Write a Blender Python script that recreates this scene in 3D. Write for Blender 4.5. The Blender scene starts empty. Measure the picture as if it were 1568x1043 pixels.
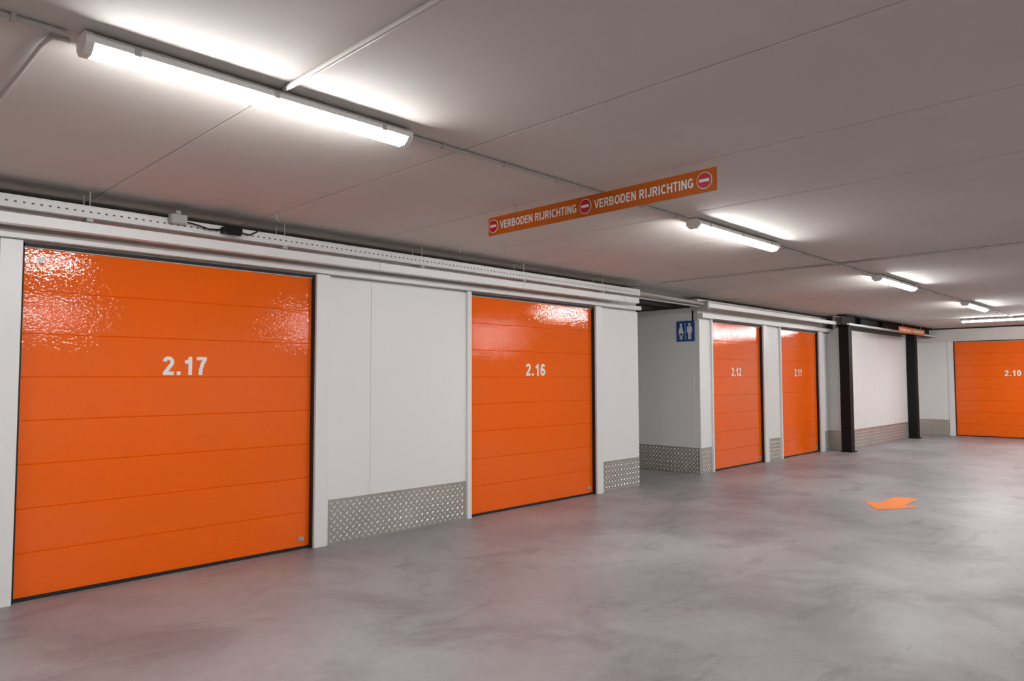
import bpy, bmesh, math, random
from mathutils import Matrix, Vector
random.seed(7)
SC=bpy.context.scene
COL=SC.collection
try:
    SC.view_settings.view_transform='Standard'
    SC.view_settings.look='None'
except Exception as e: print(e)

# ------------------------------------------------------------ materials
def newmat(name):
    m=bpy.data.materials.new(name); m.use_nodes=True
    return m,m.node_tree,m.node_tree.nodes["Principled BSDF"]
def simple(name,col,rough=.5,metal=0,bump=0,bscale=40,var=0,detail=2,coat=0,crough=.08,spec=.5):
    m,t,b=newmat(name)
    b.inputs['Base Color'].default_value=(*col,1); b.inputs['Roughness'].default_value=rough
    b.inputs['Metallic'].default_value=metal; b.inputs['Specular IOR Level'].default_value=spec
    tc=t.nodes.new('ShaderNodeTexCoord')
    if coat:
        b.inputs['Coat Weight'].default_value=coat; b.inputs['Coat Roughness'].default_value=crough
    if bump:
        n=t.nodes.new('ShaderNodeTexNoise'); n.inputs['Scale'].default_value=bscale; n.inputs['Detail'].default_value=detail
        t.links.new(tc.outputs['Object'],n.inputs['Vector'])
        bp=t.nodes.new('ShaderNodeBump'); bp.inputs['Strength'].default_value=bump; bp.inputs['Distance'].default_value=.01
        t.links.new(n.outputs['Fac'],bp.inputs['Height']); t.links.new(bp.outputs['Normal'],b.inputs['Normal'])
        if coat: t.links.new(bp.outputs['Normal'],b.inputs['Coat Normal'])
    if var:
        n2=t.nodes.new('ShaderNodeTexNoise'); n2.inputs['Scale'].default_value=1.7; n2.inputs['Detail'].default_value=3
        t.links.new(tc.outputs['Object'],n2.inputs['Vector'])
        r=t.nodes.new('ShaderNodeValToRGB'); v=var
        r.color_ramp.elements[0].position=.3; r.color_ramp.elements[1].position=.7
        r.color_ramp.elements[0].color=(*[c*(1-v) for c in col],1); r.color_ramp.elements[1].color=(*[min(1,c*(1+v)) for c in col],1)
        t.links.new(n2.outputs['Fac'],r.inputs['Fac']); t.links.new(r.outputs['Color'],b.inputs['Base Color'])
    return m
M={}
M['orange']=simple('door_orange_lacquer',(.98,.14,.0),.5,bump=.11,bscale=46,detail=1,coat=.8,crough=.04,spec=.05)
M['signorange']=simple('sign_orange',(.58,.135,.01),.5,spec=.2)
M['white']=simple('white_paint',(.84,.84,.82),.45)
M['frame']=simple('frame_white',(.84,.84,.82),.35)
M['tray']=simple('tray_galvanised_white',(.76,.75,.73),.45,var=.06)
M['hole']=simple('tray_hole_dark',(.10,.09,.085),.8)
M['black']=simple('black_steel',(.006,.006,.007),.6,spec=.25)
M['seal']=simple('rubber_black',(.01,.01,.01),.6)
M['num']=simple('number_white',(.90,.90,.88),.5)
M['red']=simple('sign_red',(.55,.01,.02),.4)
M['blue']=simple('sign_blue',(.012,.09,.33),.4)
M['conduit']=simple('conduit_grey',(.46,.43,.40),.5)
M['header']=simple('header_grey',(.72,.68,.63),.6,var=.06)
M['alu']=simple('aluminium_tread',(.50,.47,.43),.38,metal=.7,var=.12)
M['alub']=simple('aluminium_tread_worn',(.88,.85,.81),.3,metal=.4)
M['darkduct']=simple('dark_duct',(.06,.06,.06),.5)
M['arrow']=simple('floor_paint_orange',(.92,.27,.06),.6,spec=.2)
M['box']=simple('plastic_grey',(.40,.39,.37),.5)

m,t,b=newmat('wall_sandwich_panel'); M['panel']=m
b.inputs['Base Color'].default_value=(.86,.86,.84,1); b.inputs['Roughness'].default_value=.42
g=t.nodes.new('ShaderNodeNewGeometry'); s=t.nodes.new('ShaderNodeSeparateXYZ'); t.links.new(g.outputs['Position'],s.inputs[0])
add=t.nodes.new('ShaderNodeMath'); add.operation='ADD'; t.links.new(s.outputs['X'],add.inputs[0]); t.links.new(s.outputs['Y'],add.inputs[1])
mul=t.nodes.new('ShaderNodeMath'); mul.operation='MULTIPLY'; mul.inputs[1].default_value=2*math.pi/.10; t.links.new(add.outputs[0],mul.inputs[0])
sn=t.nodes.new('ShaderNodeMath'); sn.operation='SINE'; t.links.new(mul.outputs[0],sn.inputs[0])
pw=t.nodes.new('ShaderNodeMath'); pw.operation='GREATER_THAN'; pw.inputs[1].default_value=.85; t.links.new(sn.outputs[0],pw.inputs[0])
bp=t.nodes.new('ShaderNodeBump'); bp.inputs['Strength'].default_value=.3; bp.inputs['Distance'].default_value=.005
t.links.new(pw.outputs[0],bp.inputs['Height']); t.links.new(bp.outputs['Normal'],b.inputs['Normal'])

m,t,b=newmat('ceiling_concrete'); M['ceil']=m
tc=t.nodes.new('ShaderNodeTexCoord')
n=t.nodes.new('ShaderNodeTexNoise'); n.inputs['Scale'].default_value=.9; n.inputs['Detail'].default_value=5
t.links.new(tc.outputs['Object'],n.inputs['Vector'])
r=t.nodes.new('ShaderNodeValToRGB'); r.color_ramp.elements[0].position=.3; r.color_ramp.elements[1].position=.75
r.color_ramp.elements[0].color=(.61,.57,.525,1); r.color_ramp.elements[1].color=(.67,.63,.585,1)
t.links.new(n.outputs['Fac'],r.inputs['Fac']); t.links.new(r.outputs['Color'],b.inputs['Base Color'])
b.inputs['Roughness'].default_value=.85
n2=t.nodes.new('ShaderNodeTexNoise'); n2.inputs['Scale'].default_value=60; n2.inputs['Detail'].default_value=2
t.links.new(tc.outputs['Object'],n2.inputs['Vector'])
bp=t.nodes.new('ShaderNodeBump'); bp.inputs['Strength'].default_value=.12; bp.inputs['Distance'].default_value=.005
t.links.new(n2.outputs['Fac'],bp.inputs['Height']); t.links.new(bp.outputs['Normal'],b.inputs['Normal'])

m,t,b=newmat('floor_polished_concrete'); M['floor']=m
tc=t.nodes.new('ShaderNodeTexCoord')
def noise(scale,detail,rough=.5,dist=0,off=0,st=(1,1,1)):
    mp=t.nodes.new('ShaderNodeMapping'); mp.inputs['Location'].default_value=(off,off*1.7,0); mp.inputs['Scale'].default_value=st
    t.links.new(tc.outputs['Object'],mp.inputs['Vector'])
    n=t.nodes.new('ShaderNodeTexNoise'); n.inputs['Scale'].default_value=scale; n.inputs['Detail'].default_value=detail
    n.inputs['Roughness'].default_value=rough; n.inputs['Distortion'].default_value=dist
    t.links.new(mp.outputs[0],n.inputs['Vector']); return n
def ramp(src,p0,c0,p1,c1):
    r=t.nodes.new('ShaderNodeValToRGB'); r.color_ramp.elements[0].position=p0; r.color_ramp.elements[1].position=p1
    r.color_ramp.elements[0].color=c0; r.color_ramp.elements[1].color=c1
    t.links.new(src,r.inputs['Fac']); return r
def mix(kind,f,a,bb):
    x=t.nodes.new('ShaderNodeMix'); x.data_type='RGBA'; x.blend_type=kind
    if isinstance(f,float): x.inputs[0].default_value=f
    else: t.links.new(f,x.inputs[0])
    for i,v in ((6,a),(7,bb)):
        if isinstance(v,tuple): x.inputs[i].default_value=v
        else: t.links.new(v,x.inputs[i])
    return x.outputs[2]
nA=noise(.6,6,.62,.4); nB=noise(1.1,5,.66,.5,11); nC=noise(9,4,.7,0,3); nD=noise(.8,4,.6,.6,23)
nE=noise(1.6,6,.7,.3,31,(.45,1.6,1))
base=ramp(nA.outputs['Fac'],.36,(.27,.255,.262,1),.64,(.37,.36,.365,1))
mask=ramp(nB.outputs['Fac'],.50,(0,0,0,1),.68,(.7,.7,.7,1))
c=mix('MIX',mask.outputs['Color'],base.outputs['Color'],(.215,.178,.19,1))
mask2=ramp(nD.outputs['Fac'],.56,(0,0,0,1),.72,(.4,.4,.4,1))
c=mix('MIX',mask2.outputs['Color'],c,(.42,.41,.41,1))
mask3=ramp(nE.outputs['Fac'],.57,(0,0,0,1),.70,(.65,.65,.65,1))
c=mix('MIX',mask3.outputs['Color'],c,(.15,.135,.145,1))
fine=ramp(nC.outputs['Fac'],.3,(.88,.88,.88,1),.7,(1.0,1.0,1.0,1))
c=mix('MULTIPLY',1.0,c,fine.outputs['Color'])
t.links.new(c,b.inputs['Base Color'])
rr=t.nodes.new('ShaderNodeMapRange'); rr.inputs[3].default_value=.32; rr.inputs[4].default_value=.56
t.links.new(nB.outputs['Fac'],rr.inputs[0]); t.links.new(rr.outputs[0],b.inputs['Roughness'])

m,t,b=newmat('lamp_diffuser'); M['glow']=m
b.inputs['Base Color'].default_value=(.9,.9,.9,1)
b.inputs['Emission Color'].default_value=(.985,.99,1,1); b.inputs['Emission Strength'].default_value=118

# ------------------------------------------------------------ mesh helpers
def finish(name,bm,mats,parent=None,smooth=False,loc=None):
    bmesh.ops.recalc_face_normals(bm,faces=bm.faces)
    me=bpy.data.meshes.new(name); bm.to_mesh(me); bm.free()
    for mm in (mats if isinstance(mats,list) else [mats]): me.materials.append(mm)
    if smooth:
        for p in me.polygons: p.use_smooth=True
    o=bpy.data.objects.new(name,me); COL.objects.link(o)
    if parent: o.parent=parent
    if loc: o.location=loc
    return o
def bbox(bm,x0,x1,y0,y1,z0,z1,mi=0,bev=0):
    r=bmesh.ops.create_cube(bm,size=1,matrix=Matrix.Translation(((x0+x1)/2,(y0+y1)/2,(z0+z1)/2))@Matrix.Diagonal((x1-x0,y1-y0,z1-z0,1)))
    vs=r['verts']
    fs=set(f for v in vs for f in v.link_faces)
    for f in fs: f.material_index=mi
    if bev:
        es=list(set(e for v in vs for e in v.link_edges))
        bmesh.ops.bevel(bm,geom=es,offset=bev,segments=2,affect='EDGES',profile=.5,material=mi)
def box(name,x0,x1,y0,y1,z0,z1,mat,parent=None,bev=0):
    bm=bmesh.new(); bbox(bm,x0,x1,y0,y1,z0,z1,0,bev); return finish(name,bm,mat,parent)
def bcyl(bm,p0,p1,r,seg=12,mi=0):
    p0=Vector(p0); p1=Vector(p1); d=p1-p0
    mt=Matrix.Translation((p0+p1)/2)@d.to_track_quat('Z','Y').to_matrix().to_4x4()
    rr=bmesh.ops.create_cone(bm,cap_ends=True,segments=seg,radius1=r,radius2=r,depth=d.length,matrix=mt)
    for f in set(f for v in rr['verts'] for f in v.link_faces): f.material_index=mi
def bpath(bm,pts,r,seg=10,mi=0):
    for a,b_ in zip(pts[:-1],pts[1:]): bcyl(bm,a,b_,r,seg,mi)
    for p in pts[1:-1]:
        rr=bmesh.ops.create_uvsphere(bm,u_segments=10,v_segments=6,radius=r*1.02,matrix=Matrix.Translation(p))
        for f in set(f for v in rr['verts'] for f in v.link_faces): f.material_index=mi
def empty(name,loc=(0,0,0),rz=0,parent=None):
    e=bpy.data.objects.new(name,None); e.empty_display_size=.2; COL.objects.link(e)
    e.location=loc; e.rotation_euler=(0,0,rz)
    if parent: e.parent=parent
    return e

# --- bold grotesque stroke alphabet (cap height 1)
T_=.19
def arc(cx,cy,rx,ry,a0,a1,n=18):
    return [(cx+rx*math.cos(math.radians(a0+(a1-a0)*i/n)),cy+ry*math.sin(math.radians(a0+(a1-a0)*i/n))) for i in range(n+1)]
GL={
'0':(.58,[arc(.29,.5,.19,.405,0,360,28)]),
'1':(.58,[[(.36,0),(.36,1)],[(.36,.84),(.24,.74),(.10,.68)]]),
'2':(.58,[arc(.285,.70,.185,.208,172,-38)+[(.14,.14)],[(.03,.09),(.55,.09)]]),
'6':(.58,[arc(.295,.31,.185,.218,0,360,24),arc(.31,.5,.20,.41,38,180,14)+[(.11,.32)]]),
'7':(.58,[[(.03,.91),(.55,.91)],[(.47,.90),(.33,.62),(.26,.35),(.225,0)]]),
'8':(.58,[arc(.29,.715,.165,.195,0,360,22),arc(.29,.285,.19,.195,0,360,22)]),
'.':(.28,[[(.14,0),(.14,.19)]]),
' ':(.28,[]),
'V':(.70,[[(.06,1),(.35,.03)],[(.35,.03),(.64,1)]]),
'E':(.64,[[(.095,0),(.095,1)],[(.1,.09),(.60,.09)],[(.1,.51),(.55,.51)],[(.1,.91),(.59,.91)]]),
'R':(.70,[[(.095,0),(.095,1)],[(.1,.91)]+arc(.40,.70,.18,.21,90,-90,12)+[(.1,.49)],[(.36,.49),(.60,0)]]),
'B':(.68,[[(.095,0),(.095,1)],[(.1,.91)]+arc(.37,.715,.17,.195,90,-90,12)+[(.1,.52)],[(.1,.52)]+arc(.38,.305,.20,.215,90,-90,12)+[(.1,.09)]]),
'O':(.80,[arc(.40,.5,.30,.405,0,360,30)]),
'D':(.72,[[(.095,0),(.095,1)],[(.1,.91)]+arc(.32,.5,.29,.41,90,-90,18)+[(.1,.09)]]),
'N':(.70,[[(.095,0),(.095,1)],[(.605,0),(.605,1)],[(.11,.96),(.59,.04)]]),
'I':(.27,[[(.135,0),(.135,1)]]),
'J':(.58,[[(.44,1),(.44,.30)]+arc(.27,.29,.17,.20,0,-180,14)]),
'C':(.72,[arc(.39,.5,.29,.405,48,312,24)]),
'H':(.70,[[(.095,0),(.095,1)],[(.605,0),(.605,1)],[(.1,.52),(.6,.52)]]),
'T':(.62,[[(0,.91),(.62,.91)],[(.31,0),(.31,.95)]]),
'G':(.76,[arc(.39,.5,.29,.405,48,325,24),[(.42,.44),(.71,.44)],[(.63,.44),(.63,.10)]]),
}
def text(name,body,h,loc,mat,parent,width=None,depth=.0015,gap=.07):
    """cap height h, centred at loc, readable from local -Y"""
    tot=sum(GL[c][0] for c in body)+gap*(len(body)-1)
    sx=(width/tot) if width else h
    bm=bmesh.new(); pen=-tot/2
    for ch in body:
        w_,st=GL[ch]
        for li,pl in enumerate(st):
            P=[Vector(p) for p in pl]; n=len(P); closed=(P[0]-P[-1]).length<1e-4
            Ls=[];Rs=[]
            for i,p in enumerate(P):
                d0=(P[i]-P[i-1]) if i>0 else ((P[-1]-P[-2]) if closed else P[1]-P[0])
                d1=(P[i+1]-P[i]) if i<n-1 else ((P[1]-P[0]) if closed else P[-1]-P[-2])
                d0=d0.normalized(); d1=d1.normalized(); t_=(d0+d1)
                t_=t_.normalized() if t_.length>1e-3 else d1
                nn=Vector((-t_.y,t_.x)); k=(T_/2)/max(.5,nn.dot(Vector((-d1.y,d1.x))))
                Ls.append(p+nn*k); Rs.append(p-nn*k)
            def V(p): return bm.verts.new(((pen+p.x)*sx,-depth-li*.0001,(min(1,max(0,p.y))-.5)*h))
            LV=[V(p) for p in Ls]; RV=[V(p) for p in Rs]
            for i in range(n-1): bm.faces.new((LV[i],LV[i+1],RV[i+1],RV[i]))
        pen+=w_+gap
    me=bpy.data.meshes.new(name); bm.to_mesh(me); bm.free(); me.materials.append(mat)
    o=bpy.data.objects.new(name,me); COL.objects.link(o); o.parent=parent; o.location=loc
    return o

# ------------------------------------------------------------ room shell
XL,XR=-6.0,22.1; YF=-6.0; D=6.0; HC=2.9
box('floor',XL-.2,XR+.3,YF-.2,9.4,-.12,0,M['floor'])
bm=bmesh.new(); pw_=1.19; x=1.58-pw_*7
bbox(bm,XL-.2,XR+.3,YF-.2,9.4,HC+.02,HC+.2)
while x<XR+.3:
    bbox(bm,x+.003,x+pw_-.003,YF-.2,9.4,HC,HC+.05,0,.006)
    x+=pw_
finish('ceiling',bm,M['ceil'])

bm=bmesh.new()
def wallseg(x0,x1,seams=(),y=D,z1=2.52):
    xs=[x0]+list(seams)+[x1]
    for a,b_ in zip(xs[:-1],xs[1:]): bbox(bm,a+.0015,b_-.0015,y,y+.10,0,z1,0,.003)
wallseg(XL,-3.62); wallseg(-1.28,1.05,(-.1,)); wallseg(3.60,5.42,(4.11,)); wallseg(7.80,8.75)
wallseg(10.5,10.86); wallseg(12.80,13.5); wallseg(15.40,16.0)
bbox(bm,XL,8.75,D+.03,D+.13,2.5,2.86,1); bbox(bm,10.5,16.0,D+.03,D+.13,2.5,2.86,1)
bbox(bm,20.6,XR,6.0,6.1,0,2.86,0)
finish('wall_left',bm,[M['panel'],M['header']])
bm=bmesh.new()
bbox(bm,8.65,8.75,D+.1,9.2,0,2.86)
bbox(bm,10.5,10.6,D+.1,7.6,0,2.72,0,.003); bbox(bm,10.5,10.6,7.604,9.2,0,2.72,0,.003); bbox(bm,8.65,10.6,9.2,9.3,0,2.9)
finish('wall_niche',bm,[M['panel'],M['header']])
bm=bmesh.new()
bbox(bm,16.0,16.1,5.70,D-.002,0,2.6,0)
for a in (16.1,17.2,18.3,19.4): bbox(bm,a+.002,min(a+1.1,20.6)-.002,5.70,5.80,0,2.6,0,.003)
bbox(bm,20.6,20.7,5.70,5.998,0,2.6,0)
bbox(bm,16.0,20.6,5.84,5.9,2.6,2.9,1)
finish('wall_offset',bm,[M['panel'],M['header']])
bm=bmesh.new()
bbox(bm,XR,XR+.1,5.1,6.1,0,2.52,0,.003); bbox(bm,XR+.03,XR+.13,YF,6.1,2.5,2.86,1)
bbox(bm,XR,XR+.1,1.0,2.3,0,2.52,0,.003); bbox(bm,XR,XR+.1,YF,1.0-.004,0,2.52,0,.003)
finish('wall_back',bm,[M['panel'],M['header']])
box('wall_right',XL-.1,XR+.1,YF-.1,YF,0,2.9,M['panel'])
box('wall_front',XL-.1,XL,YF,6.1,0,2.9,M['panel'])

# ------------------------------------------------------------ doors
def door(idx,loc,w,label,rz=0,fl=.14,fr=.14,marks=False):
    e=empty('door_%d'%idx,loc,rz)
    H=2.50; n=8; sh=H/n; y0=.045
    prof=[]
    for i in range(n):
        z0=.02+i*sh*.994; z1=z0+sh*.994; d=.0065 if i%2==0 else .0045
        prof+= [(y0+d,z0),(y0,z0+.005),(y0,z1-.004),(y0+d,z1)]
    bm=bmesh.new()
    ring=[(a,b_) for a,b_ in prof]+[(y0+.04,prof[-1][1]),(y0+.04,prof[0][1])]
    L=[bm.verts.new((.008,a,b_)) for a,b_ in ring]; Rr=[bm.verts.new((w-.008,a,b_)) for a,b_ in ring]
    k=len(ring)
    for i in range(k): bm.faces.new((L[i],L[(i+1)%k],Rr[(i+1)%k],Rr[i]))
    bm.faces.new(L); bm.faces.new(Rr)
    finish('door_leaf',bm,M['orange'],e)
    bm=bmesh.new()
    bbox(bm,-.004,.010,.0,.07,0,2.53); bbox(bm,w-.010,w+.004,.0,.07,0,2.53); bbox(bm,0,w,.0,.09,2.508,2.53); bbox(bm,0,w,.035,.09,0,.026)
    finish('rubber_seal',bm,M['seal'],e)
    bm=bmesh.new()
    if fl: bbox(bm,-fl,-.006,-.03,.05,0,2.54,0,.004)
    if fr: bbox(bm,w+.006,w+fr,-.03,.05,0,2.54,0,.004)
    finish('door_frame',bm,M['frame'],e)
    if label: text('door_number',label,.15,(w/2,y0-.001,1.665),M['num'],e,width=.36)
    bm=bmesh.new(); bbox(bm,w-.12,w-.06,y0-.008,y0,.07,.11,0,.003); bcyl(bm,(w-.09,y0-.016,.09),(w-.09,y0-.006,.09),.012)
    finish('lock',bm,M['box'],e)
    if marks:
        bm=bmesh.new(); bcyl(bm,(.12,y0-.012,2.42),(.12,y0,2.42),.022,16); finish('sensor_button',bm,M['num'],e)
    return e
door(1,(-3.55,D,0),2.2,'2.18')
door(2,(1.17,D,0),2.31,'2.17',marks=True)
door(3,(5.45,D,0),2.27,'2.16',fl=.07)
door(4,(10.90,D,0),1.88,'2.12',fl=.05,fr=.16)
door(5,(13.55,D,0),1.85,'2.11',fl=.05,fr=.2)
door(6,(XR,5.0,0),2.6,'2.10',rz=-math.pi/2)

# ------------------------------------------------------------ tread-plate kick boards
def kick(side,loc,w,h=.42,rz=0):
    bm=bmesh.new()
    bbox(bm,0,w,-.006,-.001,0.0,h,0,.001)
    p=.070; j=0; z=.03
    while z<h-.02:
        x=.03+(p/2 if j%2 else 0)
        while x<w-.02:
            a=math.radians(45 if j%2 else -45)
            ux,uz=math.cos(a),math.sin(a); l=.022; s_=.0095
            pts=[(x+ux*l,z+uz*l),(x-uz*s_,z+ux*s_),(x-ux*l,z-uz*l),(x+uz*s_,z-ux*s_)]
            vs=[bm.verts.new((px,-.0062,pz)) for px,pz in pts]; top=bm.verts.new((x,-.0125,z))
            for q in range(4):
                f=bm.faces.new((vs[q],vs[(q+1)%4],top)); f.material_index=1
            x+=p
        z+=p/2; j+=1
    o=finish('baseboard_'+side,bm,[M['alu'],M['alub']]); o.location=loc; o.rotation_euler=(0,0,rz); return o
kick('left',(-1.2,D,0),2.1); kick('left',(3.645,D,0),1.73); kick('left',(7.88,D,0),.86)
kick('left',(10.505,D,0),.33); kick('left',(12.97,D,0),.5); kick('left',(15.62,D,0),.37)
kick('niche',(10.5,8.2,0),2.18,rz=-math.pi/2)
kick('offset',(16.0,5.99,0),.28,rz=-math.pi/2)
kick('offset',(16.05,5.70,0),4.4)
kick('back',(XR,5.98,0),.83,rz=-math.pi/2)

# ------------------------------------------------------------ black steel columns and beam
for cx in (15.82,20.50):
    bm=bmesh.new(); bbox(bm,cx-.1,cx+.1,5.48,5.68,0.012,2.645,0,.004); bbox(bm,cx-.14,cx+.14,5.44,5.685,0,.014)
    bbox(bm,cx-.13,cx+.13,5.45,5.685,2.645,2.66)
    finish('steel_column',bm,M['black'])
bm=bmesh.new()
bbox(bm,15.6,XR,5.48,5.68,2.66,2.675); bbox(bm,15.6,XR,5.48,5.68,2.865,2.88); bbox(bm,15.6,XR,5.572,5.588,2.67,2.87)
for xx in (16.5,18,19.5,21): bbox(bm,xx,xx+.012,5.49,5.67,2.67,2.87)
finish('steel_beam',bm,M['black'])

# ------------------------------------------------------------ cable tray above doors
tr=empty('cable_tray')
def tray(x0,x1,yf,yb,z0,z1,holes,nm):
    bm=bmesh.new()
    bbox(bm,x0,x1,yf,yf+.004,z0,z1); bbox(bm,x0,x1,yb-.004,yb,z0,z1); bbox(bm,x0,x1,yf,yb,z0,z0+.004)
    bbox(bm,x0,x1,yf-.008,yf+.004,z1-.006,z1); bbox(bm,x0,x1,yf-.008,yf+.004,z0,z0+.006)
    if holes:
        x=x0+.05
        while x<x1-.03:
            bbox(bm,x-.008,x+.008,yf-.0015,yf+.001,(z0+z1)/2-.005,(z0+z1)/2+.005,1); x+=.05
    finish(nm,bm,[M['tray'],M['hole']],tr)
tray(XL+.05,8.32,5.66,5.86,2.70,2.785,True,'perforated_tray')
bm=bmesh.new()
bbox(bm,XL+.05,8.36,5.70,5.78,2.60,2.675,0,.004)
for xx in [-4,-2,0,2,4,6,8]: bbox(bm,xx,xx+.004,5.695,5.785,2.597,2.678,0)
finish('trunking',bm,M['frame'],tr)
bm=bmesh.new(); bbox(bm,10.2,15.55,5.66,5.72,2.675,2.745,0,.004); bbox(bm,15.5,XR-.05,5.38,5.43,2.655,2.695,0,.004)
finish('trunking_far',bm,M['frame'],tr)
bm=bmesh.new(); bcyl(bm,(8.3,5.72,2.755),(10.25,5.72,2.725),.022); bcyl(bm,(8.3,5.80,2.70),(10.4,5.80,2.69),.014); bcyl(bm,(8.3,5.95,2.78),(15.55,5.95,2.78),.03,12)
bbox(bm,10.15,10.19,5.64,5.95,2.64,2.77)
finish('pipe_run',bm,M['conduit'],tr)
bm=bmesh.new()
x=-4.5
while x<8.3:
    bcyl(bm,(x,5.69,2.69),(x,5.69,2.898),.004,6); bcyl(bm,(x,5.84,2.69),(x,5.84,2.898),.004,6)
    bbox(bm,x-.02,x+.02,5.67,5.99,2.678,2.70); x+=1.5
finish('brackets',bm,M['conduit'],tr)
bm=bmesh.new(); bbox(bm,XL,8.75,5.93,6.0,2.545,2.60,0,.004); finish('trim_1',bm,M['frame'])
bm=bmesh.new(); bbox(bm,10.5,16.0,5.93,6.0,2.545,2.62,0,.004); finish('trim_2',bm,M['frame'])

bm=bmesh.new(); bbox(bm,2.02,2.14,5.575,5.645,2.74,2.81,0,.006); bcyl(bm,(2.08,5.61,2.81),(2.08,5.61,2.84),.02); finish('junction_box',bm,M['box'],tr)
bm=bmesh.new(); bbox(bm,2.42,2.56,5.54,5.645,2.72,2.77,0,.006); bbox(bm,2.44,2.54,5.52,5.55,2.70,2.755,0,.004)
bpath(bm,[(2.14,5.63,2.77),(2.22,5.61,2.755),(2.32,5.61,2.735),(2.42,5.61,2.745)],.006); bpath(bm,[(2.56,5.61,2.745),(2.66,5.63,2.74),(2.75,5.66,2.79)],.006)
finish('door_motion_sensor',bm,M['black'],tr)

# ------------------------------------------------------------ fluorescent luminaires
def lamp(loc,L=1.53,rz=0):
    e=empty('fluorescent_ceiling_lamp',loc,rz)
    def extr(name,prof,x0,x1,mat,sm=False):
        bm=bmesh.new(); A=[bm.verts.new((x0,a,b_)) for a,b_ in prof]; B=[bm.verts.new((x1,a,b_)) for a,b_ in prof]; k=len(prof)
        for i in range(k): bm.faces.new((A[i],A[(i+1)%k],B[(i+1)%k],B[i]))
        bm.faces.new(A); bm.faces.new(B); return finish(name,bm,mat,e)
    extr('housing',[(-.036,-.010),(.036,-.010),(.063,-.032),(.063,-.057),(-.063,-.057),(-.063,-.032)],.0,L,M['frame'])
    extr('diffuser',[(-.049,-.056),(-.040,-.078),(-.024,-.091),(.024,-.091),(.040,-.078),(.049,-.056)],.025,L-.025,M['glow'])
    for x0,x1 in ((-.004,.026),(L-.026,L+.004)):
        extr('end_cap',[(-.038,-.008),(.038,-.008),(.065,-.031),(.065,-.059),(.046,-.080),(.027,-.094),(-.027,-.094),(-.046,-.080),(-.065,-.059),(-.065,-.031)],x0,x1,M['frame'])
    bm=bmesh.new()
    for xx in (.3,L-.3): bbox(bm,xx-.02,xx+.02,-.02,.02,-.010,0)
    for xx in (.18,L/2,L-.18):
        for sy in (-1,1): bbox(bm,xx-.012,xx+.012,sy*.063-.003,sy*.063+.003,-.062,-.03)
    finish('clips',bm,M['conduit'],e)
    return e
LY=3.08
for lx in (-3.8,.77,5.32,9.92,14.5): lamp((lx,LY,HC),L=1.55)
lamp((18.9,4.1,HC),1.55,-math.pi/2); lamp((18.9,2.4,HC),1.55,-math.pi/2)
for lx in (-3.0,2.5,8.0,14.0): lamp((lx,-3.2,HC),1.55)  # unseen extra lamp row, added out of view for even fill light

# ------------------------------------------------------------ conduits on ceiling
zc=HC-.014
for a,b_ in ((-2.2,.72),(2.36,5.28),(6.9,9.88),(11.5,14.46),(16.1,18.8)):
    bm=bmesh.new()
    bpath(bm,[(a,LY+.03,zc),(b_,LY+.03,zc)],.011)
    x=a+.25
    while x<b_-.1:
        bbox(bm,x-.008,x+.008,LY+.012,LY+.048,HC-.028,HC-.001); x+=.5
    finish('ceiling_conduit',bm,M['conduit'])
bm=bmesh.new(); bpath(bm,[(.74,LY+.06,zc-.01),(.69,LY+.10,zc),(.68,3.3,zc),(.68,5.95,zc)],.009); finish('ceiling_conduit',bm,M['conduit'])
bm=bmesh.new(); bpath(bm,[(8.62,5.5,zc),(8.62,-5.9,zc)],.012)
y=-5.5
while y<5.5: bbox(bm,8.60,8.64,y-.01,y+.01,HC-.03,HC-.001); y+=.6
finish('ceiling_conduit',bm,M['conduit'])
bm=bmesh.new(); bpath(bm,[(1.575,3.0,zc),(1.575,-5.9,zc)],.013); finish('ceiling_conduit',bm,M['conduit'])
for hx,hy in ((3.3,5.3),(5.0,5.0),(4.75,5.4),(2.75,5.35)):
    bm=bmesh.new(); bpath(bm,[(hx,hy,HC),(hx,hy,HC-.05),(hx+.03,hy+.02,HC-.075)],.004,6); bbox(bm,hx-.012,hx+.012,hy-.012,hy+.012,HC-.004,HC)
    finish('ceiling_hook',bm,M['conduit'])

# ------------------------------------------------------------ hanging signs
def noentry(e,x,z,r=.05,y=-.008):
    bm=bmesh.new(); bcyl(bm,(x,y,z),(x,y+.003,z),r*1.1,32,1); bcyl(bm,(x,y-.002,z),(x,y,z),r,32,0)
    bbox(bm,x-r*.72,x+r*.72,y-.004,y-.002,z-r*.2,z+r*.2,1); finish('no_entry_symbol',bm,[M['red'],M['num']],e)
def hangsign(loc,rz,w=2.01,h=.145,zc=2.77):
    e=empty('hanging_direction_sign',loc,rz)
    box('board',0,w,-.004,.004,zc-h/2,zc+h/2,M['signorange'],e,.0015)
    for x in (.06,w/2-.01,w-.08): noentry(e,x,zc,.048)
    text('lettering','VERBODEN RIJRICHTING',.062,(.525,-.0045,zc),M['num'],e,width=.78,gap=.09)
    text('lettering','VERBODEN RIJRICHTING',.062,(1.465,-.0045,zc),M['num'],e,width=.78,gap=.09)
    bm=bmesh.new()
    for x in (.3,w-.3): bpath(bm,[(x,0,zc+h/2-.01),(x,0,HC)],.003,6); bbox(bm,x-.012,x+.012,-.012,.012,HC-.006,HC)
    finish('hanger_wires',bm,M['conduit'],e)
hangsign((3.95,4.13,0),-math.pi/2)
hangsign((17.8,5.1,0),0,zc=2.66)

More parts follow.
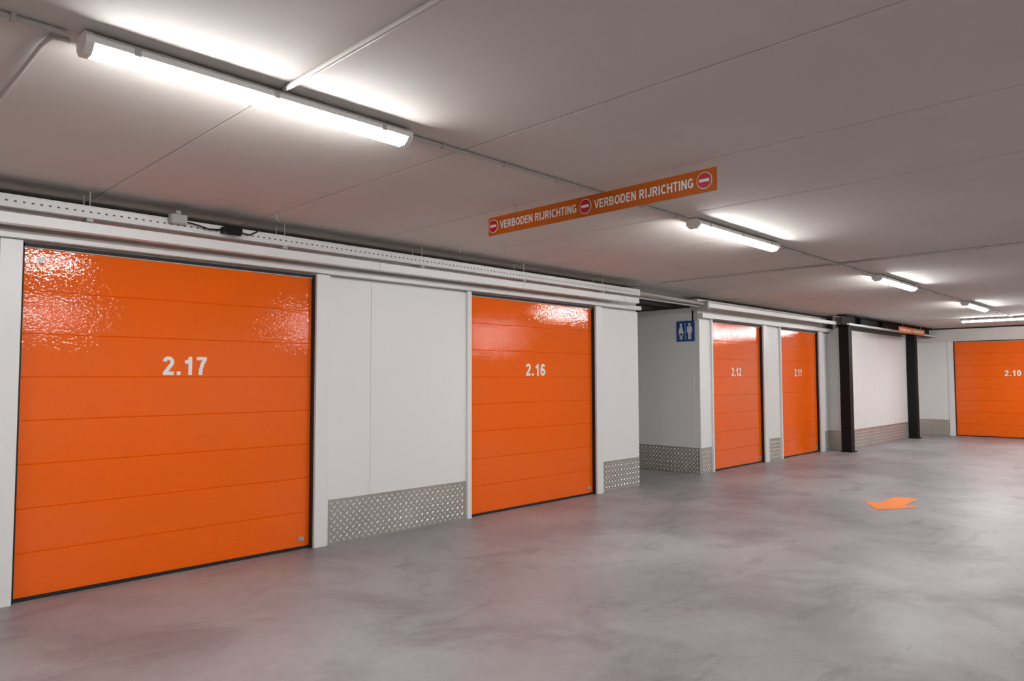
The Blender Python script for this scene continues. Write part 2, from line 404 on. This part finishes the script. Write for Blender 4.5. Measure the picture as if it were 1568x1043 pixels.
# ------------------------------------------------------------ toilet sign on niche wall
e=empty('toilet_sign',(10.5,6.42,0),-math.pi/2)
box('board',0,.34,-.012,-.001,2.165,2.505,M['blue'],e,.002)
bm=bmesh.new()
def fig(cx,woman):
    z0=2.20
    bcyl(bm,(cx,-.014,z0+.245),(cx,-.012,z0+.245),.024,20)
    def poly(pts):
        a=[bm.verts.new((cx+px,-.014,z0+pz)) for px,pz in pts]; bm.faces.new(a)
    if woman: poly([(-.022,.215),(.022,.215),(.052,.10),(.040,.095),(.03,.12),(.045,.065),(-.045,.065),(-.03,.12),(-.040,.095),(-.052,.10)])
    else: poly([(-.04,.215),(.04,.215),(.048,.20),(.048,.11),(.034,.11),(.03,.12),(.03,.10),(-.03,.10),(-.03,.12),(-.034,.11),(-.048,.11),(-.048,.20)])
    for s_ in (-1,1): poly([(s_*.027,.10),(s_*.004,.10),(s_*.004,0),(s_*.025,0)])
fig(.09,True); fig(.25,False); bbox(bm,.167,.173,-.014,-.012,2.195,2.475)
finish('pictograms',bm,M['num'],e)

# ------------------------------------------------------------ niche ducts
bm=bmesh.new(); bcyl(bm,(8.8,6.5,2.80),(10.45,6.5,2.80),.05,16); bcyl(bm,(8.8,6.9,2.80),(10.45,6.9,2.80),.07,16); bbox(bm,8.8,10.48,7.3,7.8,2.7,2.88)
finish('ceiling_duct',bm,M['darkduct'])

# ------------------------------------------------------------ floor arrow
bm=bmesh.new()
pts=[(9.06,2.90),(9.63,2.56),(9.63,2.76),(10.24,2.76),(10.24,3.04),(9.63,3.04),(9.63,3.23)]
a=[bm.verts.new((x,y,.003)) for x,y in pts]; bm.faces.new(a)
finish('floor_arrow_marking',bm,M['arrow'])

# ------------------------------------------------------------ camera
cd=bpy.data.cameras.new('camera'); cam=bpy.data.objects.new('camera',cd); COL.objects.link(cam)
cd.sensor_width=36; cd.lens=36*1096/1568; cd.clip_start=.05
cam.matrix_world=Matrix.Translation((0,0,1.55))@Matrix.Rotation(math.radians(-45.57),4,'Z')@Matrix.Rotation(math.radians(93.08),4,'X')@Matrix.Rotation(-0.0027,4,'Z')
SC.camera=cam
w=bpy.data.worlds.new('world'); SC.world=w; w.use_nodes=True
w.node_tree.nodes['Background'].inputs[0].default_value=(.02,.02,.02,1)
